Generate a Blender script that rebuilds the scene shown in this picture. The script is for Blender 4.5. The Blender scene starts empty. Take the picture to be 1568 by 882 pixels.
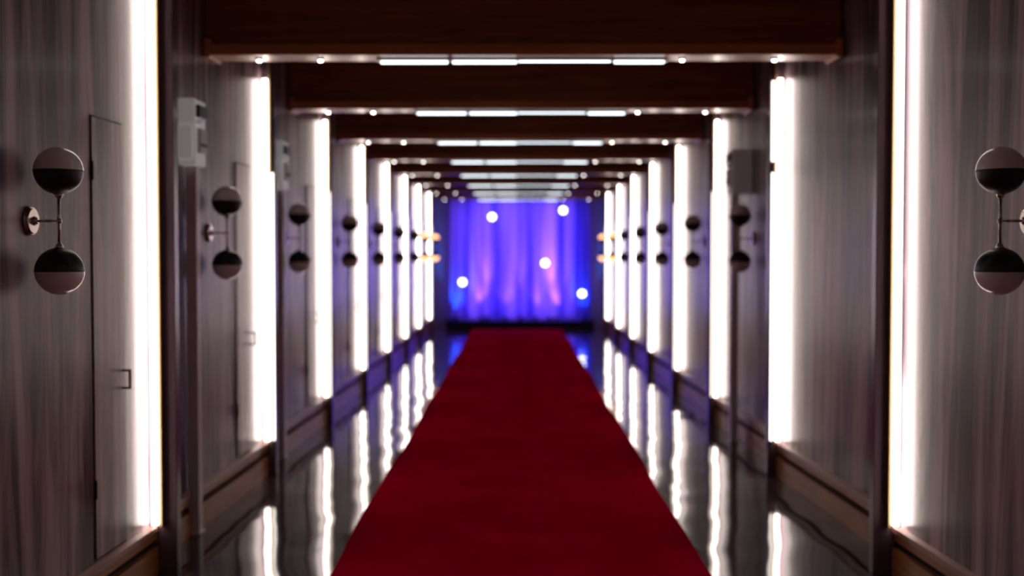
import bpy, bmesh, math, random
from mathutils import Vector, Matrix
random.seed(4)
sc = bpy.context.scene
try:
    sc.view_settings.view_transform = 'Standard'
    sc.view_settings.look = 'None'
except Exception as e:
    print(e)

S = 2.1
EYE = 1.375
CEIL = 2.80
BEAMZ = 2.39
YEND = 21.0
XS = {-1: 1.57, 1: 1.64}
XN = {-1: 1.64, 1: 1.73}
K0 = -4
def YK(k): return S * (2.22 + k)
YBACK = YK(K0)

# ------------------------------------------------------------ materials
def new_mat(name):
    m = bpy.data.materials.new(name); m.use_nodes = True
    nt = m.node_tree
    b = nt.nodes.get('Principled BSDF')
    return m, nt, b

def plain(name, col, rough=0.5, metal=0.0, coat=0.0, emis=None, es=0.0, var=0.06):
    m, nt, b = new_mat(name)
    tc = nt.nodes.new('ShaderNodeTexCoord')
    nz = nt.nodes.new('ShaderNodeTexNoise'); nz.inputs['Scale'].default_value = 14
    nt.links.new(tc.outputs['Object'], nz.inputs['Vector'])
    rp = nt.nodes.new('ShaderNodeValToRGB')
    rp.color_ramp.elements[0].color = (*[c*(1-var) for c in col], 1)
    rp.color_ramp.elements[1].color = (*[min(1, c*(1+var)) for c in col], 1)
    nt.links.new(nz.outputs['Fac'], rp.inputs['Fac'])
    nt.links.new(rp.outputs['Color'], b.inputs['Base Color'])
    b.inputs['Roughness'].default_value = rough
    b.inputs['Metallic'].default_value = metal
    b.inputs['Coat Weight'].default_value = coat
    if emis:
        b.inputs['Emission Color'].default_value = (*emis, 1)
        b.inputs['Emission Strength'].default_value = es
    return m

def wood(name, c1, c2, scale, rough=0.35, coat=0.2, dist=0.8, bump=0.05, fine=0.35, lo=0.36, hi=0.66):
    m, nt, b = new_mat(name)
    tc = nt.nodes.new('ShaderNodeTexCoord')
    mp = nt.nodes.new('ShaderNodeMapping'); mp.inputs['Scale'].default_value = scale
    nt.links.new(tc.outputs['Object'], mp.inputs['Vector'])
    nz = nt.nodes.new('ShaderNodeTexNoise')
    nz.inputs['Scale'].default_value = 1.0; nz.inputs['Detail'].default_value = 7
    nz.inputs['Roughness'].default_value = 0.6; nz.inputs['Distortion'].default_value = dist
    nt.links.new(mp.outputs['Vector'], nz.inputs['Vector'])
    mp2 = nt.nodes.new('ShaderNodeMapping'); mp2.inputs['Scale'].default_value = [s*5 for s in scale]
    nt.links.new(tc.outputs['Object'], mp2.inputs['Vector'])
    n2 = nt.nodes.new('ShaderNodeTexNoise'); n2.inputs['Scale'].default_value = 1.0; n2.inputs['Detail'].default_value = 4
    nt.links.new(mp2.outputs['Vector'], n2.inputs['Vector'])
    mx = nt.nodes.new('ShaderNodeMath'); mx.operation = 'MULTIPLY_ADD'
    mx.inputs[1].default_value = fine
    nt.links.new(n2.outputs['Fac'], mx.inputs[0])
    m3 = nt.nodes.new('ShaderNodeMath'); m3.operation = 'MULTIPLY'; m3.inputs[1].default_value = 1-fine
    nt.links.new(nz.outputs['Fac'], m3.inputs[0]); nt.links.new(m3.outputs[0], mx.inputs[2])
    rp = nt.nodes.new('ShaderNodeValToRGB')
    rp.color_ramp.elements[0].position = lo; rp.color_ramp.elements[0].color = (*c1, 1)
    rp.color_ramp.elements[1].position = hi; rp.color_ramp.elements[1].color = (*c2, 1)
    nt.links.new(mx.outputs[0], rp.inputs['Fac'])
    nt.links.new(rp.outputs['Color'], b.inputs['Base Color'])
    b.inputs['Roughness'].default_value = rough
    b.inputs['Coat Weight'].default_value = coat
    b.inputs['Coat Roughness'].default_value = 0.15
    bp = nt.nodes.new('ShaderNodeBump'); bp.inputs['Strength'].default_value = bump
    nt.links.new(mx.outputs[0], bp.inputs['Height']); nt.links.new(bp.outputs['Normal'], b.inputs['Normal'])
    return m

M_panel = wood('panel_veneer', (0.050, 0.028, 0.042), (0.54, 0.385, 0.43), (5.5, 4.6, 0.32), rough=0.36, coat=0.15, bump=0.12, dist=1.8, fine=0.22, lo=0.42, hi=0.60)
M_fin = wood('pilaster_dark_wood', (0.07, 0.042, 0.055), (0.18, 0.11, 0.14), (12, 12, 0.5), rough=0.28, coat=0.5)
M_beam = wood('beam_wood', (0.20, 0.056, 0.014), (0.50, 0.17, 0.045), (0.8, 9, 14), rough=0.38, coat=0.3)
M_beamlip = wood('beam_lip_wood', (0.58, 0.20, 0.06), (0.88, 0.38, 0.13), (0.8, 9, 18), rough=0.35, coat=0.3)
M_ceil = wood('ceiling_wood', (0.035, 0.014, 0.008), (0.08, 0.03, 0.015), (1, 10, 1), rough=0.5, coat=0.1)
M_base = wood('baseboard_wood', (0.36, 0.125, 0.040), (0.66, 0.27, 0.095), (10, 1.2, 16), rough=0.38, coat=0.15)
M_cap = wood('baseboard_cap', (0.36, 0.20, 0.15), (0.58, 0.36, 0.28), (10, 1.2, 16), rough=0.35, coat=0.3)
M_gap = plain('shadow_gap', (0.008, 0.007, 0.007), 0.8)
M_lip = plain('led_channel_wood', (0.50, 0.34, 0.16), 0.5)
M_led = plain('led_diffuser', (0.9, 0.9, 0.9), 0.4, emis=(1.0, 0.86, 0.80), es=12)
M_led2 = plain('led_diffuser_slim', (0.9, 0.9, 0.9), 0.4, emis=(1.0, 0.93, 0.86), es=3)
M_alu = plain('brushed_aluminium', (0.55, 0.55, 0.56), 0.35, 1.0)
M_chrome = plain('nickel', (0.62, 0.55, 0.50), 0.18, 1.0)
M_black = plain('black_lacquer', (0.006, 0.006, 0.006), 0.4, coat=0.1)
M_opal = plain('opal_glass', (0.88, 0.86, 0.85), 0.22, coat=0.5)
M_opal_on = plain('opal_glass_lit', (0.8, 0.5, 0.3), 0.3, emis=(1.0, 0.45, 0.16), es=3.0)
M_white = plain('white_plastic_glow', (0.94, 0.93, 0.94), 0.4, emis=(1.0, 0.96, 0.97), es=0.12)  # weak emission added so the shaded control boxes look lit; not a lamp
M_whitedull = plain('white_plastic_dull_glow', (0.75, 0.72, 0.74), 0.4, emis=(1.0, 0.96, 0.97), es=0.02)  # greyer plastic for the right box, with a fainter added glow
M_grey = plain('grey_painted_metal', (0.88, 0.86, 0.87), 0.35)
M_dark = plain('dark_plastic', (0.02, 0.02, 0.02), 0.3)
M_endw = plain('end_wall_paint', (0.42, 0.38, 0.38), 0.6)
M_stage = plain('black_stage', (0.01, 0.01, 0.012), 0.4)
M_tube = plain('ceiling_light_diffuser', (0.9, 0.9, 0.9), 0.4, emis=(0.86, 0.96, 1.0), es=3.2)
M_puck = plain('spot_lens', (0.9, 0.9, 0.9), 0.4, emis=(1.0, 0.93, 0.82), es=11)
M_bulb = plain('globe_glass_lit', (0.9, 0.9, 0.9), 0.3, emis=(1.0, 0.97, 0.92), es=6)

def floor_mat():
    m, nt, b = new_mat('polished_floor')
    tc = nt.nodes.new('ShaderNodeTexCoord')
    br = nt.nodes.new('ShaderNodeTexBrick')
    br.offset = 0.0
    br.inputs['Scale'].default_value = 1.0
    br.inputs['Brick Width'].default_value = 0.6; br.inputs['Row Height'].default_value = 0.6
    br.inputs['Mortar Size'].default_value = 0.003
    br.inputs['Color1'].default_value = (0.042, 0.029, 0.038, 1)
    br.inputs['Color2'].default_value = (0.058, 0.040, 0.050, 1)
    br.inputs['Mortar'].default_value = (0.10, 0.075, 0.085, 1)
    nt.links.new(tc.outputs['Object'], br.inputs['Vector'])
    nt.links.new(br.outputs['Color'], b.inputs['Base Color'])
    nz = nt.nodes.new('ShaderNodeTexNoise'); nz.inputs['Scale'].default_value = 1.8; nz.inputs['Detail'].default_value = 1
    nt.links.new(tc.outputs['Object'], nz.inputs['Vector'])
    bp = nt.nodes.new('ShaderNodeBump'); bp.inputs['Strength'].default_value = 0.09; bp.inputs['Distance'].default_value = 0.1
    nt.links.new(nz.outputs['Fac'], bp.inputs['Height']); nt.links.new(bp.outputs['Normal'], b.inputs['Normal'])
    b.inputs['Roughness'].default_value = 0.06
    b.inputs['IOR'].default_value = 1.85
    return m
M_floor = floor_mat()

def carpet_mat():
    m, nt, b = new_mat('red_carpet_pile')
    tc = nt.nodes.new('ShaderNodeTexCoord')
    nz = nt.nodes.new('ShaderNodeTexNoise'); nz.inputs['Scale'].default_value = 260; nz.inputs['Detail'].default_value = 2
    n2 = nt.nodes.new('ShaderNodeTexNoise'); n2.inputs['Scale'].default_value = 3; n2.inputs['Detail'].default_value = 4
    nt.links.new(tc.outputs['Object'], nz.inputs['Vector']); nt.links.new(tc.outputs['Object'], n2.inputs['Vector'])
    ad = nt.nodes.new('ShaderNodeMath'); ad.operation = 'MULTIPLY'
    nt.links.new(nz.outputs['Fac'], ad.inputs[0]); nt.links.new(n2.outputs['Fac'], ad.inputs[1])
    rp = nt.nodes.new('ShaderNodeValToRGB')
    rp.color_ramp.elements[0].position = 0.1; rp.color_ramp.elements[0].color = (0.50, 0.0004, 0.026, 1)
    rp.color_ramp.elements[1].position = 0.45; rp.color_ramp.elements[1].color = (0.66, 0.001, 0.040, 1)
    nt.links.new(ad.outputs[0], rp.inputs['Fac']); nt.links.new(rp.outputs['Color'], b.inputs['Base Color'])
    bp = nt.nodes.new('ShaderNodeBump'); bp.inputs['Strength'].default_value = 0.3; bp.inputs['Distance'].default_value = 0.004
    nt.links.new(nz.outputs['Fac'], bp.inputs['Height']); nt.links.new(bp.outputs['Normal'], b.inputs['Normal'])
    b.inputs['Roughness'].default_value = 1.0
    b.inputs['Specular IOR Level'].default_value = 0.0
    return m
M_carpet = carpet_mat()

def curtain_mat():
    m = bpy.data.materials.new('curtain_fabric'); m.use_nodes = True
    nt = m.node_tree; nt.nodes.clear()
    out = nt.nodes.new('ShaderNodeOutputMaterial')
    d = nt.nodes.new('ShaderNodeBsdfDiffuse'); t = nt.nodes.new('ShaderNodeBsdfTranslucent')
    mx = nt.nodes.new('ShaderNodeMixShader'); mx.inputs[0].default_value = 0.4
    tc = nt.nodes.new('ShaderNodeTexCoord')
    mp = nt.nodes.new('ShaderNodeMapping'); mp.inputs['Scale'].default_value = (5, 1, 0.12)
    nz = nt.nodes.new('ShaderNodeTexNoise'); nz.inputs['Scale'].default_value = 1; nz.inputs['Detail'].default_value = 3
    rp = nt.nodes.new('ShaderNodeValToRGB')
    rp.color_ramp.elements[0].position = 0.40; rp.color_ramp.elements[0].color = (0.13, 0.10, 0.55, 1)
    rp.color_ramp.elements[1].position = 0.62; rp.color_ramp.elements[1].color = (0.72, 0.50, 0.95, 1)  # pale vertical streaks put the sheen of the folds into the colour
    nt.links.new(tc.outputs['Object'], mp.inputs[0]); nt.links.new(mp.outputs[0], nz.inputs['Vector'])
    nt.links.new(nz.outputs['Fac'], rp.inputs['Fac'])
    nt.links.new(rp.outputs[0], d.inputs[0]); nt.links.new(rp.outputs[0], t.inputs[0])
    nt.links.new(d.outputs[0], mx.inputs[1]); nt.links.new(t.outputs[0], mx.inputs[2])
    nt.links.new(mx.outputs[0], out.inputs[0])
    return m
M_curtain = curtain_mat()

# ------------------------------------------------------------ builder
class B:
    def __init__(s): s.bm = bmesh.new(); s.mats = []
    def mi(s, m):
        if m not in s.mats: s.mats.append(m)
        return s.mats.index(m)
    def prism(s, pts, z0, z1, m):
        i = s.mi(m)
        lo = [s.bm.verts.new((p[0], p[1], z0)) for p in pts]
        hi = [s.bm.verts.new((p[0], p[1], z1)) for p in pts]
        fs = [s.bm.faces.new(lo[::-1]), s.bm.faces.new(hi)]
        n = len(pts)
        for a in range(n):
            fs.append(s.bm.faces.new((lo[a], lo[(a+1) % n], hi[(a+1) % n], hi[a])))
        for f in fs: f.material_index = i
        return fs
    def box(s, x0, x1, y0, y1, z0, z1, m):
        return s.prism([(x0, y0), (x1, y0), (x1, y1), (x0, y1)], z0, z1, m)
    def bbox(s, x0, x1, y0, y1, z0, z1, m, bev=0.004, seg=2):
        before = set(s.bm.faces)
        fs = s.box(x0, x1, y0, y1, z0, z1, m)
        es = list({e for f in fs for e in f.edges})
        i = s.mi(m)
        bmesh.ops.bevel(s.bm, geom=es, offset=bev, segments=seg, affect='EDGES', profile=0.5)
        for f in set(s.bm.faces) - before: f.material_index = i
    def cyl(s, p0, p1, r0, r1, m, n=24, smooth=True):
        i = s.mi(m)
        p0 = Vector(p0); p1 = Vector(p1); d = p1 - p0
        q = d.to_track_quat('Z', 'Y').to_matrix()
        rings = []
        for p, r in ((p0, r0), (p1, r1)):
            rings.append([s.bm.verts.new(p + q @ Vector((r*math.cos(2*math.pi*a/n), r*math.sin(2*math.pi*a/n), 0))) for a in range(n)])
        for a in range(n):
            f = s.bm.faces.new((rings[0][a], rings[0][(a+1) % n], rings[1][(a+1) % n], rings[1][a]))
            f.material_index = i; f.smooth = smooth
        f = s.bm.faces.new(rings[0][::-1]); f.material_index = i
        f = s.bm.faces.new(rings[1]); f.material_index = i
    def sphere(s, c, r, mtop, mbot, nu=40, nv=24):
        c = Vector(c); it = s.mi(mtop); ib = s.mi(mbot)
        top = s.bm.verts.new(c + Vector((0, 0, r))); bot = s.bm.verts.new(c - Vector((0, 0, r)))
        rings = []
        for j in range(1, nv):
            th = math.pi*j/nv
            rings.append([s.bm.verts.new(c + Vector((r*math.sin(th)*math.cos(2*math.pi*a/nu), r*math.sin(th)*math.sin(2*math.pi*a/nu), r*math.cos(th)))) for a in range(nu)])
        def add(vs, j):
            f = s.bm.faces.new(vs); f.smooth = True; f.material_index = it if j < nv//2 else ib
        for a in range(nu):
            b2 = (a+1) % nu
            add((top, rings[0][a], rings[0][b2]), 0)
            for j in range(len(rings)-1):
                add((rings[j][a], rings[j+1][a], rings[j+1][b2], rings[j][b2]), j+1)
            add((bot, rings[-1][b2], rings[-1][a]), nv)
    def mesh(s, name):
        bmesh.ops.recalc_face_normals(s.bm, faces=s.bm.faces[:])
        me = bpy.data.meshes.new(name); s.bm.to_mesh(me); s.bm.free()
        for m in s.mats: me.materials.append(m)
        return me
    def obj(s, name, loc=(0, 0, 0)):
        return put(name, s.mesh(name), loc)

def put(name, me, loc=(0, 0, 0), rot=0.0, scale=(1, 1, 1)):
    o = bpy.data.objects.new(name, me); sc.collection.objects.link(o)
    o.location = loc; o.rotation_euler = (0, 0, rot); o.scale = scale
    return o

# ------------------------------------------------------------ shell
b = B(); b.box(-1.95, 1.95, YBACK-0.1, YEND+0.15, -0.12, 0.0, M_floor); b.obj('floor')
b = B(); b.box(-1.95, 1.95, YBACK-0.1, YEND+0.15, CEIL, CEIL+0.1, M_ceil); b.obj('ceiling')
b = B(); b.box(-1.95, 1.95, YEND, YEND+0.12, 0.0, CEIL, M_endw); b.obj('wall_end')
b = B(); b.box(-1.95, 1.95, YBACK-0.1, YBACK, 0.0, CEIL, M_fin); b.obj('wall_back')

def wallx(s, y):
    """x of the panel surface at depth y"""
    k = math.ceil((y - YK(0)) / S - 1e-6)
    t = (y - YK(k-1)) / S
    return s * (XN[s] + (XS[s]-XN[s]) * t)

for s, nm in ((-1, 'left'), (1, 'right')):
    b = B(); bb = B()
    for k in range(K0+1, 9):
        y0 = YK(k-1); y1 = YK(k) if k < 8 else YEND
        xa = s*XN[s]
        xb = s*(XN[s] + (XS[s]-XN[s])*((y1-y0)/S))
        b.prism([(xa, y0), (xb, y1), (s*1.92, y1), (s*1.92, y0)], 0.0, CEIL, M_panel)
        ya = y0 + 0.061; yb = y1 - 0.001 if k < 8 else y1
        xa2 = wallx(s, ya)
        xb2 = wallx(s, yb - 0.0005)
        def rb(d, z0, z1, m):
            bb.prism([(xa2, ya), (xb2, yb), (xb2 - s*d, yb), (xa2 - s*d, ya)], z0, z1, m)
        rb(0.034, 0.0, 0.118, M_base)
        rb(0.008, 0.118, 0.150, M_gap)
        rb(0.028, 0.150, 0.186, M_base)
        rb(0.036, 0.186, 0.208, M_cap)
    b.obj('wall_' + nm); bb.obj('baseboard_' + nm)

# pilasters (fins) closing each bay
for s in (-1, 1):
    for k in range(K0+1, 8):
        y = YK(k)
        if s < 0: xi = 1.455 if k <= 0 else 1.49
        else: xi = 1.525 if k <= 0 else 1.55
        b = B()
        x0, x1 = sorted((s*xi, s*(XN[s]+0.02)))
        b.bbox(x0, x1, y, y+0.06, 0.0, CEIL-0.001, M_fin, 0.003)
        l0, l1 = sorted((s*(XS[s]-0.058), s*(XS[s]-0.046)))
        b.box(l0, l1, y-0.024, y, 0.209, CEIL-0.002, M_lip)
        b.obj('wall_pilaster')
        b = B()
        ztop = 2.44 if k >= 1 else 2.74
        a0, a1 = sorted((s*(XS[s]-0.044), s*(XS[s]-0.001)))
        b.box(a0, a1, y-0.012, y-0.0005, 0.215, ztop+0.01, M_alu)
        a0, a1 = sorted((s*(XS[s]-0.043), s*(XS[s]-0.020)))
        b.box(a0, a1, y-0.040, y-0.012, 0.22, ztop, M_led)
        if k >= 1:
            w2 = 0.076 if k == 1 else 0.068
            a0, a1 = sorted((s*(XS[s]-w2), s*(XS[s]-0.061)))
            b.box(a0, a1, y-0.008, y-0.0005, 0.21, 1.88, M_alu)
            b.box(a0, a1, y-0.014, y-0.008, 0.22, 1.87, M_led2)
            if s > 0 and k == 1:
                b.box(a0, a1, y-0.014, y-0.0005, 1.94, 2.43, M_led2)
        b.obj('led_light_strip')

# concealed cupboard doors with D handles (left wall)
for i, k in enumerate(range(0, 8)):
    yk = YK(k)
    b = B()
    def P(d, off):
        y = yk - d; x = wallx(-1, y)
        return (x + off, y)
    def slab(d0, d1, o0, o1, z0, z1, m):
        b.prism([P(d0, o0), P(d1, o0), P(d1, o1), P(d0, o1)], z0, z1, m)
    slab(0.268, 0.572, 0.0002, 0.0012, 0.212, 1.893, M_gap)
    slab(0.275, 0.565, 0.0012, 0.006, 0.222, 1.885, M_panel)
    for z in (0.835, 0.905):
        slab(0.300, 0.310, 0.006, 0.040, z, z+0.008, M_dark)
    slab(0.300, 0.310, 0.034, 0.042, 0.835, 0.913, M_dark)
    for z in (0.45, 1.65):
        slab(0.560, 0.568, 0.004, 0.010, z, z+0.07, M_gap)
    b.obj('door_%d' % (i+1))

# ------------------------------------------------------------ beams & ceiling lights
for k in range(-3, 8):
    y = S*(2.70+k)
    b = B()
    xl = -1.60; xr = 1.665
    b.bbox(xl, xr, y, y+0.14, BEAMZ+0.03, CEIL-0.001, M_beam, 0.004)
    b.bbox(xl, xr, y-0.025, y+0.165, BEAMZ, BEAMZ+0.060, M_beamlip, 0.006)
    b.bbox(xl, xl+0.035, y-0.04, y+0.18, BEAMZ-0.012, BEAMZ+0.085, M_beamlip, 0.005)
    b.bbox(xr-0.035, xr, y-0.04, y+0.18, BEAMZ-0.012, BEAMZ+0.085, M_beamlip, 0.005)
    b.obj('ceiling_beam')
    b = B()
    segs = [(-0.71, -0.36), (-0.335, 0.0), (0.01, 0.49), (0.51, 0.77)]
    b.box(-0.73, 0.79, y+0.075, y+0.125, BEAMZ-0.010, BEAMZ-0.0005, M_alu)
    for j, (a, c) in enumerate(segs):
        b.bbox(a, c, y+0.09, y+0.11, BEAMZ-(0.015 if j == 2 else 0.022), BEAMZ-0.009, M_tube, 0.002)
    b.obj('linear_ceiling_light')
    b = B()
    for x in (-1.34, -1.02, 0.86, 1.34):
        b.cyl((x, y+0.07, BEAMZ-0.0005), (x, y+0.07, BEAMZ-0.010), 0.020, 0.018, M_alu, 20)
        b.cyl((x, y+0.07, BEAMZ-0.009), (x, y+0.07, BEAMZ-0.018), 0.013, 0.010, M_puck, 20)
    b.obj('puck_spotlights')

# ------------------------------------------------------------ sconces
def sconce_mesh(name, glass):
    b = B()
    R = 0.078; H = 0.165; A = 0.098
    b.cyl((0.0, 0, 0), (0.010, 0, 0), 0.050, 0.050, M_chrome, 36)
    b.cyl((0.010, 0, 0), (0.016, 0, 0), 0.050, 0.040, M_chrome, 36)
    b.cyl((0.016, 0, 0), (0.030, 0, 0), 0.016, 0.010, M_chrome, 20)
    b.cyl((0.028, 0, 0), (A, 0, 0), 0.0045, 0.0045, M_chrome, 16)
    b.sphere((A, 0, 0), 0.010, M_chrome, M_chrome, 16, 10)
    b.cyl((A, 0, -H+R-0.01), (A, 0, H-R+0.01), 0.005, 0.005, M_chrome, 16)
    for sg in (-1, 1):
        b.cyl((A, 0, sg*(H-R-0.012)), (A, 0, sg*(H-R+0.004)), 0.009, 0.016, M_chrome, 20)
    b.sphere((A, 0, H), R, glass, M_black)
    b.sphere((A, 0, -H), R, M_black, glass)
    for sg in (-1, 1):
        b.cyl((A, 0, sg*H-0.002), (A, 0, sg*H+0.002), R+0.0012, R+0.0012, M_black, 40)
    return b.mesh(name)
me_off = sconce_mesh('wall_sconce', M_opal); me_on = sconce_mesh('wall_sconce_lit', M_opal_on)
for s in (-1, 1):
    for k in range(-1, 9):
        if s > 0 and k == 1: continue
        n = 2.22 + k - 0.50
        if s < 0 and k == 2: n = 3.64
        if k == 8: n = 9.66
        y = S*n
        x = wallx(s, y)
        put('wall_sconce', me_on if k >= 7 else me_off, (x, y, 1.482), 0 if s < 0 else math.pi)

# ------------------------------------------------------------ metal posts and control boxes
def post(s, n):
    y = S*n
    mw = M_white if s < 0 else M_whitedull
    b = B()
    x0, x1 = sorted((s*1.55, s*1.602))
    b.bbox(x0, x1, y, y+0.07, 0.0, 1.80, M_grey, 0.004)
    b.bbox(x0-0.008, x1+0.008, y-0.01, y+0.08, 0.0, 0.015, M_grey, 0.003)
    b.obj('metal_post')
    b = B()
    i, o = 1.54, 1.66 if s < 0 else 1.70
    x0, x1 = sorted((s*i, s*o))
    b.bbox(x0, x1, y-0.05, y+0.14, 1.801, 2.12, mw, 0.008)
    c0, c1 = sorted((s*(i+0.012), s*(o-0.02)))
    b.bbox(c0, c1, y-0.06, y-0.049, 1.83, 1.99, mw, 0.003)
    f0, f1 = sorted((s*(i-0.018), s*i))
    b.bbox(f0, f1, y-0.02, y+0.10, 1.86, 1.98, M_grey, 0.004)
    b.bbox(f0, f1, y-0.03, y+0.11, 2.03, 2.09, M_dark, 0.004)
    g0, g1 = sorted((s*(i-0.03), s*i))
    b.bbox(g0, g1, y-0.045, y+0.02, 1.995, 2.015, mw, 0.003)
    for j in range(3):
        b.cyl((s*(i-0.018), y+0.0+0.035*j, 1.90), (s*(i-0.024), y+0.035*j, 1.90), 0.008, 0.008, M_dark, 12)
    b.obj('wall_control_box')
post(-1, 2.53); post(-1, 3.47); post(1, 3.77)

# ------------------------------------------------------------ carpet
def carpet():
    bm = bmesh.new()
    ny = 260; nx = 10; y0 = YBACK+0.6; y1 = 19.75; T = 0.012
    rows = []
    for j in range(ny+1):
        y = y0 + (y1-y0)*j/ny
        wl = -0.80 + 0.008*math.sin(y*1.7+0.5) + 0.004*math.sin(y*4.1+1.0)
        wr = 0.825 + 0.008*math.sin(y*1.5+2.0) + 0.004*math.sin(y*3.7)
        row = []
        for i in range(nx+1):
            t = i/nx
            z = T + 0.003*(1+math.sin(y*2.1+t*4))*0.5
            row.append(bm.verts.new((wl+(wr-wl)*t, y, z)))
        rows.append(row)
    for j in range(ny):
        for i in range(nx):
            f = bm.faces.new((rows[j][i], rows[j][i+1], rows[j+1][i+1], rows[j+1][i])); f.smooth = True
    be = [e for e in bm.edges if e.is_boundary]
    r = bmesh.ops.extrude_edge_only(bm, edges=be)
    for v in r['geom']:
        if isinstance(v, bmesh.types.BMVert): v.co.z = 0.0005
    bmesh.ops.recalc_face_normals(bm, faces=bm.faces[:])
    me = bpy.data.meshes.new('red_carpet'); bm.to_mesh(me); bm.free(); me.materials.append(M_carpet)
    put('red_carpet', me)
carpet()

# ------------------------------------------------------------ stage, curtain
b = B()
b.bbox(-1.30, 1.42, 20.15, 20.999, 0.001, 0.13, M_stage, 0.006)
b.bbox(-1.31, 1.43, 20.13, 20.18, 0.10, 0.135, M_stage, 0.004)
b.obj('low_stage')

def curtain():
    bm = bmesh.new()
    nx = 520; nz = 14; x0 = -1.25; x1 = 1.37; z0 = 0.15; z1 = 2.395
    rows = []
    for j in range(nz+1):
        t = j/nz; z = z0+(z1-z0)*t
        row = []
        for i in range(nx+1):
            u = i/nx; x = x0+(x1-x0)*u
            amp = 0.028 + 0.020*math.sin(u*9+1)
            ph = 2*math.pi*(13*u + 0.55*math.sin(u*13) + 0.04*math.sin(3*t+u*20))
            y = 20.70 + amp*math.sin(ph) + 0.008*math.sin(ph*2.3+1)
            row.append(bm.verts.new((x, y, z)))
        rows.append(row)
    for j in range(nz):
        for i in range(nx):
            f = bm.faces.new((rows[j][i], rows[j][i+1], rows[j+1][i+1], rows[j+1][i])); f.smooth = True
    me = bpy.data.meshes.new('stage_curtain'); bm.to_mesh(me); bm.free(); me.materials.append(M_curtain)
    put('stage_curtain', me)
curtain()
b = B()
b.cyl((-1.30, 20.70, 2.41), (1.42, 20.70, 2.41), 0.014, 0.014, M_dark, 16)
for x in (-1.28, 0.06, 1.40):
    b.cyl((x, 20.70, 2.41), (x, 20.70, CEIL-0.001), 0.008, 0.008, M_dark, 12)
b.obj('curtain_rod')

for (x, z) in ((-0.453, 2.05), (0.857, 2.17), (0.527, 1.20), (-1.0, 0.846), (1.21, 0.635)):
    b = B()
    b.sphere((0, 0, 0), 0.060, M_bulb, M_bulb, 24, 16)
    b.cyl((0, 0, 0.055), (0, 0, 0.085), 0.016, 0.012, M_dark, 16)
    b.cyl((0, 0, 0.08), (0, 0, CEIL-z-0.0005), 0.002, 0.002, M_dark, 8)
    b.obj('hanging_globe_light', (x, 20.26, z))

# stage uplights
def uplight(x, col, power, y=20.50, spot=70, ty=0.15, blend=1.0):
    b = B()
    b.cyl((0, 0, 0.0), (0, 0, 0.012), 0.045, 0.045, M_dark, 20)
    b.cyl((0, 0, 0.012), (0, 0.012, 0.05), 0.035, 0.042, M_dark, 20)
    o = b.obj('stage_uplight', (x, y, 0.131))
    l = bpy.data.lights.new('uplight_lamp', 'SPOT'); l.color = col; l.energy = power
    l.spot_size = math.radians(spot); l.spot_blend = blend; l.shadow_soft_size = 0.02
    lo = bpy.data.objects.new('uplight_lamp', l); sc.collection.objects.link(lo)
    lo.parent = o
    lo.location = (0, 0.02, 0.06)
    d = Vector((0, ty, 1.0)).normalized()
    lo.rotation_euler = d.to_track_quat('-Z', 'Y').to_euler()
uplight(-1.14, (0.0, 0.20, 1.0), 100, spot=75)
uplight(-0.66, (0.70, 0.26, 0.95), 80, spot=40, ty=0.25)
uplight(-0.56, (0.55, 0.24, 1.0), 420, spot=20, ty=0.15)
uplight(-0.22, (0.35, 0.14, 1.0), 50, spot=60)
uplight(0.08, (0.40, 0.20, 1.0), 260, spot=18, ty=0.14)
uplight(0.36, (0.35, 0.14, 1.0), 50, spot=60)
uplight(0.74, (0.70, 0.26, 0.95), 80, spot=40, ty=0.25)
uplight(0.62, (0.55, 0.24, 1.0), 420, spot=20, ty=0.15)
uplight(1.26, (0.0, 0.20, 1.0), 100, spot=75)

l = bpy.data.lights.new('curtain_backlight', 'AREA'); l.shape = 'RECTANGLE'; l.size = 2.4; l.size_y = 2.1
l.color = (0.16, 0.09, 1.0); l.energy = 80
lo = bpy.data.objects.new('curtain_backlight', l); sc.collection.objects.link(lo)
lo.location = (0.06, 20.96, 1.28); lo.rotation_euler = (math.radians(-90), 0, 0)

# ------------------------------------------------------------ world
w = bpy.data.worlds.new('world'); sc.world = w; w.use_nodes = True
w.node_tree.nodes['Background'].inputs[0].default_value = (0.02, 0.018, 0.025, 1)
w.node_tree.nodes['Background'].inputs[1].default_value = 0.5

# ------------------------------------------------------------ camera
cam = bpy.data.cameras.new('camera'); co = bpy.data.objects.new('camera', cam); sc.collection.objects.link(co)
co.location = (0, 0, EYE)
cam.sensor_width = 36; cam.lens = 36*1680/1568
co.rotation_euler = (math.radians(90-1.8), 0, math.radians(0.24))
cam.dof.use_dof = True; cam.dof.focus_distance = 3.0; cam.dof.aperture_fstop = 1.7
cam.clip_start = 0.05
sc.camera = co
